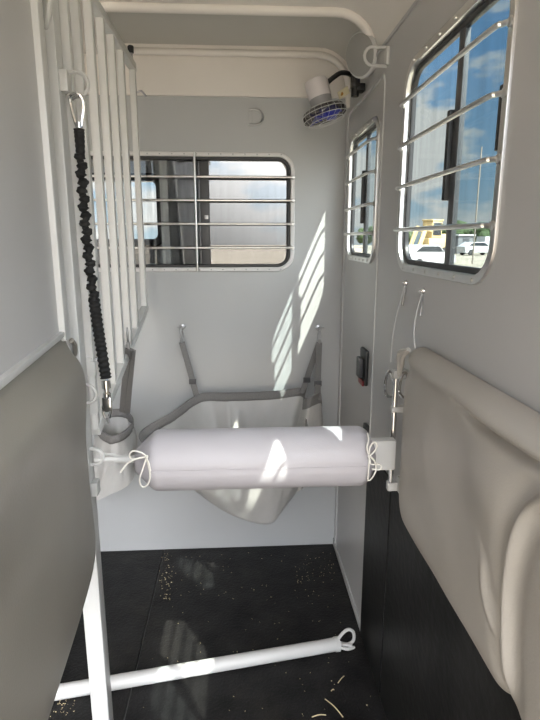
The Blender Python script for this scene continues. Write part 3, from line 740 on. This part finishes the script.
b = NB(); pear(b, gp + Vector((.02, 0, 0)), .010, .024, .003, 0, 'YZ'); lathe(b, [(.006, 0), (.007, .01), (.006, .02)], gp + Vector((.02, 0, -.045)), (0, 0, 1), 10); obj('snap_hook', b, M['zinc'], m2)
for u0, v0, u1, v1, yy in ((120, 350, 122, 411, 2.19), (125, 349, 127.5, 412, 2.18)):
    b = NB(); e = W(u1, v1, 1, yy); p0 = gp + Vector((.02 + (u0 - 120) * .003, 0, -.05)); strap(b, smooth_pts([p0, p0.lerp(e, .5) + Vector((0, -.004, 0)), e, e + Vector((0, 0, -.02))], 4), .022, .004, (1, -.5, 0)); obj('strap', b, M['web'], m2)

# ------------------------------------------------------------------ bungee tie
YT = 1.385
bt = root('bungee_tie', W(106, 420, 1, YT), 'black crinkled bungee tie hanging down in front of the white grille bars', 'tie'); WLOC[bt.name] = bt.location.copy()
pA, pB = W(79, 129, 1, YT), W(106, 378, 1, YT)
b = NB(); ctr = [pA.lerp(pB, k / 8) + Vector((-.010 * math.sin(math.pi * k / 8), 0, 0)) for k in range(9)]
cp = smooth_pts(ctr, 40); N = len(cp); rad = []
for i in range(N):
    t = i / N
    if t < .10: rad.append(.0125 - .002 * t / .1 + .0006 * math.sin(i * 1.2))
    elif t < .66: rad.append(.0105 + .0030 * math.sin(i * .62) + .0012 * math.sin(i * 1.7))
    else: rad.append(.0135 + .0016 * math.sin(i * .95))
cp = [p + Vector((.0022 * math.sin(i * .31), .0022 * math.cos(i * .31), 0)) if .1 < i / N < .66 else p for i, p in enumerate(cp)]
tube(b, cp, rad, 12); obj('cord', b, M['bung'], bt, ang=80)
b = NB()
K2 = lambda u, v, dy=0: W(u, v, 1, YT - dy)
tube(b, smooth_pts([K2(77, 127), K2(73.5, 117), K2(70, 101), K2(71, 95, .006), K2(77, 93, .010), K2(82, 98, .006), K2(83.5, 108), K2(82, 120), K2(81.5, 127)], 6), .0036, 8)
lathe(b, [(.008, 0), (.008, .012)], K2(79.3, 128), (0, 0, 1), 12)
tube(b, [K2(72.5, 99, .004), K2(79, 96, .012)], .0042, 8)
obj('carabiner', b, M['chrome'], bt)
sn = [K2(106, 379), K2(108, 421)]
b = NB(); lathe(b, [(.009, 0), (.011, .004), (.011, .014), (.007, .018), (.007, .026), (.012, .028), (.012, .05)], K2(107, 398.5), (0, 0, 1), 14)
box(b, K2(107, 402) + Vector((-.012, -.008, -.016)), K2(107, 402) + Vector((.012, .008, .014)), .004)
for s_ in (-1, 1): tube(b, smooth_pts([K2(107, 405) + Vector((s_ * .009, 0, 0)), K2(107, 411) + Vector((s_ * .011, 0, 0)), K2(107.5, 418) + Vector((s_ * .006, 0, 0))], 4), .0032, 8)
tube(b, [K2(107.5, 417), K2(108.5, 424)], [.006, .003], 10)
lathe(b, [(.013, -.004), (.013, .004)], K2(107, 407), (0, 1, 0), 14)
obj('panic_snap', b, M['chrome'], bt)

# ------------------------------------------------------------------ white bar lying on the floor
fl, fr_ = Vector((-.70, 1.535, .0245)), Vector((.352, 1.712, .0245)); dfl = (fr_ - fl).normalized(); sd = dfl.cross(Vector((0, 0, 1))).normalized()
fb = root('floor_bar', (fl + fr_) / 2 - Vector((0, 0, .0245)), 'white round bar lying across the black floor mats behind the post', 'bar'); WLOC[fb.name] = fb.location.copy()
b = NB(); tube(b, [fl, fl.lerp(fr_, .5), fr_], .024, 20); obj('tube', b, M['white'], fb)
b = NB(); tube(b, [fr_ - dfl * .012, fr_ + dfl * .004], .0265, 20); obj('end_cap', b, M['white'], fb)
b = NB()
pts = [fr_ + Vector((0, 0, .022)) - sd * 0, fr_ + dfl * .02 + Vector((0, 0, .045)), fr_ + dfl * .04 + Vector((0, 0, .055)), fr_ + dfl * .06 + Vector((0, 0, .04)), fr_ + dfl * .062 + Vector((0, 0, .005)), fr_ + dfl * .04 + Vector((0, 0, -.008)), fr_ + Vector((0, 0, .006))]
tube(b, smooth_pts(pts, 5), .006, 8)
tube(b, smooth_pts([fr_ + sd * .015, fr_ + dfl * .03 + sd * .024 + Vector((0, 0, -.008)), fr_ + dfl * .06 + sd * .012 + Vector((0, 0, -.016))], 5), .006, 8)
tube(b, [fr_ + Vector((0, 0, .0)), fr_ + dfl * .05 + sd * .02 + Vector((0, 0, .0))], .006, 8)
obj('end_ring', b, M['white'], fb)

# ------------------------------------------------------------------ straw and chaff on the floor
for lab, p, q_ in (('long straw stem lying flat near the frame bottom, below the floor bar', (312, 717), (326, 715)), ('slanting straw stem crossing the mat towards the kickboard', (325, 699), (343, 717)), ('short straw bit below the ring end of the floor bar', (338, 683), (344, 676)), ('tiny pale straw scrap left of the short straw bit', (331, 691), (334, 690))):
    a, c = W(*p, 2, .004), W(*q_, 2, .004); b = NB()
    tube(b, smooth_pts([a, a.lerp(c, .5) + Vector((.002, .002, .003)), c], 4), .0017, 6); tag(obj('straw', b, M['straw']), lab, 'straw')
b = NB(); rn = random.Random(8)
def chip(x, y, s):
    a = rn.random() * 6.3; v = [b.verts.new((x + s * math.cos(a + k * 2.1) * (1.6 if k == 0 else .7), y + s * math.sin(a + k * 2.1) * (1.6 if k == 0 else .7), .0012 + .0015 * (k == 1))) for k in range(3)]
    w = b.verts.new((x, y, .0035)); b.faces.new(v)
    for k in range(3): b.faces.new((v[k], v[(k + 1) % 3], w))
for k in range(120):
    x = rn.uniform(-.34, .43); y = rn.uniform(1.35, 2.38); chip(x, y, rn.uniform(.0012, .003))
for k in range(60):
    p = W(rn.gauss(167, 4), rn.uniform(553, 600), 2, 0); chip(p.x, p.y, rn.uniform(.0015, .004))
for k in range(60):
    p = W(rn.uniform(295, 335), rn.gauss(572, 10), 2, 0)
    if p.x < .44 and p.y < 2.38: chip(p.x, p.y, rn.uniform(.0012, .003))
for k in range(40):
    p = W(rn.uniform(50, 75), rn.uniform(698, 718), 2, 0); chip(p.x, p.y, rn.uniform(.001, .003))
tag(obj('chaff', b, M['straw']), 'scattered hay chaff and dust specks on the black floor mats', 'chaff', kind='stuff')

# ------------------------------------------------------------------ outside
GZ = -.45
b = NB(); box(b, (-150, -150, GZ - .3), (150, 150, GZ)); struct('ground', b, M['ground'])
def at(u, v, dist):
    r = W(u, v, 1, 10) - EYE; h = math.hypot(r.x, r.y); return EYE + r * (dist / h)
def wheel(b, c, r, w, ax=(0, 1, 0)): lathe(b, [(r * .55, -w / 2), (r * .95, -w / 2), (r, -w / 4), (r, w / 4), (r * .95, w / 2), (r * .55, w / 2)], c, ax, 20)
def place(o, p, rz): o.location = p; o.rotation_euler.z = rz
# yellow loader
c = at(430, 250, 46); c.z = GZ; sc = 1.0
ld = root('loader', (0, 0, 0), 'yellow loader parked outside, seen through the forward pane of the big window', 'loader'); WLOC[ld.name] = Vector()
b = NB(); box(b, (-1.2, -.5, .7), (.6, .5, 1.5), .08); box(b, (-1.25, -.45, 1.2), (-.5, .45, 1.75), .1); obj('body', b, M['yellow'], ld)
b = NB(); box(b, (-.5, -.48, 1.5), (.35, .48, 2.5), .06); box(b, (-.55, -.52, 2.5), (.4, .52, 2.6), .04); cbn = obj('cab', b, M['yellow'], ld)
b = NB(); box(b, (-.42, -.5, 1.65), (.28, .5, 2.4), .03); obj('cab_glass', b, M['dark_glass'], cbn)
for s_ in (-1, 1):
    b = NB(); beam(b, (-.1, s_ * .42, 1.9), (.9, s_ * .42, 2.1), .12, .28, .03); beam(b, (.85, s_ * .42, 2.15), (1.5, s_ * .42, .6), .12, .3, .03); obj('lift_arm', b, M['yellow'], ld)
b = NB(); plate(b, [(1.35, .05), (2.1, .1), (1.95, .35), (1.65, .45), (1.6, .85), (1.4, .75)], [], -.6, .6, MX, .02); obj('bucket', b, M['yellow'], ld)
for x in (-.85, .35):
    for s_ in (-1, 1):
        b = NB(); wheel(b, (x, s_ * .5, .48), .48, .3); obj('wheel', b, M['tyre'], ld)
place(ld, c, 3.55); ld.scale = (1.2, 1.2, 1.3)
def car(label, p, rz, paint, name='car', van=False):
    r = root(name, (0, 0, 0), label, name); WLOC[r.name] = Vector()
    side = [(-2.1, .3), (2.1, .3), (2.15, .75), (1.9, .95), (1.0, 1.05), (.45, 1.5), (-1.2, 1.52), (-1.9, 1.1), (-2.15, 1.0)] if not van else [(-2.4, .3), (2.4, .3), (2.45, .9), (2.2, 1.1), (1.7, 1.3), (1.3, 2.1), (-2.35, 2.15), (-2.45, .6)]
    b = NB(); plate(b, side, [], -.85, .85, MX, .06); obj('body', b, paint, r)
    gl = [(.9, 1.06), (.42, 1.42), (-1.12, 1.44), (-1.7, 1.1)] if not van else [(1.6, 1.32), (1.27, 2.0), (.5, 2.0), (.5, 1.32)]
    b = NB(); plate(b, gl, [], -.87, .87, MX, .01); obj('side_glass', b, M['dark_glass'], r)
    for x in (-1.35, 1.35):
        for s_ in (-.8, .8):
            b = NB(); wheel(b, (x, s_, .34), .34, .2); obj('wheel', b, M['tyre'], r)
    place(r, p, rz)
p = at(424, 262, 38); p.z = GZ; car('white car parked in front of the yellow loader', p, .5, M['carw'])
p = at(477, 250, 68); p.z = GZ; car('white car parked before the trees, seen through the tinted pane', p, .2, M['carw'])
p = at(494, 250, 80); p.z = GZ; car('white van parked furthest along the row, before the trees', p, .3, M['carw'], 'van', True)
p = at(458, 243, 75); p.z = GZ
sh = root('shed', (0, 0, 0), 'grey flat-roofed shed standing behind the parked cars', 'shed'); WLOC[sh.name] = Vector()
b = NB(); box(b, (-1.3, -1.3, 0), (1.3, 1.3, 2.2), .02); obj('wall', b, M['shed'], sh)
b = NB(); box(b, (-1.5, -1.5, 2.2), (1.5, 1.5, 2.4), .03); obj('roof', b, M['carw'], sh)
b = NB(); box(b, (-.5, -1.34, 0), (.5, -1.28, 1.9), .01); obj('shed_door', b, M['dgrey'], sh); place(sh, p, .4)
# pole
p = at(474, 243, 45); p.z = GZ
b = NB(); tube(b, [p, p + Vector((0, 0, 8.5))], [.06, .05], 10); pole = root('utility_pole', p, 'thin grey utility pole rising behind the parked cars', 'pole'); WLOC[pole.name] = p.copy(); obj('mast', b, M['wood'], pole)
# trees
def tree(p, h, label, sd, grp='trees along the far edge of the yard'):
    r = root('tree', p, label, 'tree', grp); WLOC[r.name] = p.copy(); rr = random.Random(sd)
    b = NB(); tube(b, [p, p + Vector((0, 0, h * .5))], [h * .05, h * .03], 8); obj('trunk', b, M['bark'], r)
    b = NB()
    for k in range(9):
        b2 = bmesh.new(); bmesh.ops.create_icosphere(b2, subdivisions=3, radius=1)
        c = p + Vector((rr.uniform(-.25, .25) * h, rr.uniform(-.25, .25) * h, h * rr.uniform(.35, .8))); s = h * rr.uniform(.18, .3)
        for v in b2.verts:
            n = v.co.normalized(); v.co = c + n * s * (1 + .35 * noise.noise(n * 3 + Vector((k, sd, 0))) + .2 * noise.noise(n * 9))
        merge(b, b2)
    obj('crown', b, M['leaf'], r, ang=80)
for k, u in enumerate((406, 446, 459, 472, 485, 498, 379, 366)):
    p = at(u, 240, 110 + 9 * (k % 2)); p.z = GZ
    tree(p, 4.0 + .6 * ((k * 7) % 3), 'round green tree in the row along the far edge of the yard', k)

# ------------------------------------------------------------------ light: sky with clouds and the sun
SUN = Vector((.61, -1.0, 1.49)).normalized()
w = bpy.data.worlds.new('sky'); S.world = w; w.use_nodes = True; nt = w.node_tree; nd = nt.nodes; lk = nt.links
bg = nd['Background']
tc = nd.new('ShaderNodeTexCoord'); sep = nd.new('ShaderNodeSeparateXYZ'); lk.new(tc.outputs['Generated'], sep.inputs[0])
mp = nd.new('ShaderNodeMapping'); mp.inputs['Scale'].default_value = (1, 1, 2.6); mp.inputs['Location'].default_value = (.3, .1, .2); lk.new(tc.outputs['Generated'], mp.inputs['Vector'])
nz = nd.new('ShaderNodeTexNoise'); nz.inputs['Scale'].default_value = 6.0; nz.inputs['Detail'].default_value = 9; nz.inputs['Roughness'].default_value = .56; lk.new(mp.outputs[0], nz.inputs['Vector'])
grad = nd.new('ShaderNodeValToRGB'); e = grad.color_ramp.elements
e[0].position = 0; e[0].color = (.62, .78, .86, 1); e[1].position = .6; e[1].color = (.16, .35, .66, 1); x = e.new(.12); x.color = (.42, .66, .88, 1); x = e.new(.28); x.color = (.26, .51, .84, 1)
lk.new(sep.outputs['Z'], grad.inputs['Fac'])
# cloud cover: denser low in the sky
cov = nd.new('ShaderNodeMapRange'); cov.inputs['From Min'].default_value = 0; cov.inputs['From Max'].default_value = .45; cov.inputs['To Min'].default_value = .085; cov.inputs['To Max'].default_value = -.08
lk.new(sep.outputs['Z'], cov.inputs['Value'])
add = nd.new('ShaderNodeMath'); add.operation = 'ADD'; lk.new(nz.outputs['Fac'], add.inputs[0]); lk.new(cov.outputs[0], add.inputs[1])
cr = nd.new('ShaderNodeValToRGB'); cr.color_ramp.elements[0].position = .50; cr.color_ramp.elements[1].position = .60; cr.color_ramp.elements[0].color = (0, 0, 0, 1); cr.color_ramp.elements[1].color = (1, 1, 1, 1)
lk.new(add.outputs[0], cr.inputs['Fac'])
mx = nd.new('ShaderNodeMixRGB'); mx.inputs[2].default_value = (1.0, 1.0, .97, 1); lk.new(cr.outputs['Color'], mx.inputs[0]); lk.new(grad.outputs['Color'], mx.inputs[1])
# the half of the sky round the sun is brighter
dt = nd.new('ShaderNodeVectorMath'); dt.operation = 'DOT_PRODUCT'; dt.inputs[1].default_value = SUN; lk.new(tc.outputs['Generated'], dt.inputs[0])
gl = nd.new('ShaderNodeMapRange'); gl.interpolation_type = 'SMOOTHSTEP'; gl.inputs['From Min'].default_value = .45; gl.inputs['From Max'].default_value = .95; gl.inputs['To Min'].default_value = 1.0; gl.inputs['To Max'].default_value = SKYGLOW
lk.new(dt.outputs['Value'], gl.inputs['Value'])
gr = nd.new('ShaderNodeVectorMath'); gr.operation = 'SCALE'; hz = nd.new('ShaderNodeMapRange'); hz.interpolation_type = 'SMOOTHSTEP'; hz.inputs['From Min'].default_value = .3; hz.inputs['From Max'].default_value = .8; hz.inputs['To Max'].default_value = .8; lk.new(dt.outputs['Value'], hz.inputs['Value'])
m2_ = nd.new('ShaderNodeMixRGB'); m2_.inputs[2].default_value = (1.0, .97, .95, 1); lk.new(hz.outputs[0], m2_.inputs[0]); lk.new(mx.outputs[0], m2_.inputs[1]); lk.new(m2_.outputs[0], gr.inputs[0]); lk.new(gl.outputs[0], gr.inputs['Scale'])
lk.new(gr.outputs[0], bg.inputs['Color']); bg.inputs['Strength'].default_value = SKY
sl = bpy.data.lights.new('sun', 'SUN'); sl.energy = SUNE; sl.color = (1, .95, .84); sl.angle = math.radians(.55)
so = bpy.data.objects.new('sun', sl); COL.objects.link(so); so.location = SUN * 30
so.rotation_euler = (-SUN).to_track_quat('-Z', 'Y').to_euler()

S.view_settings.view_transform = 'Standard'; S.view_settings.look = 'None'; S.view_settings.gamma = 1
S.view_settings.use_curve_mapping = False; S.view_settings.exposure = EXPO
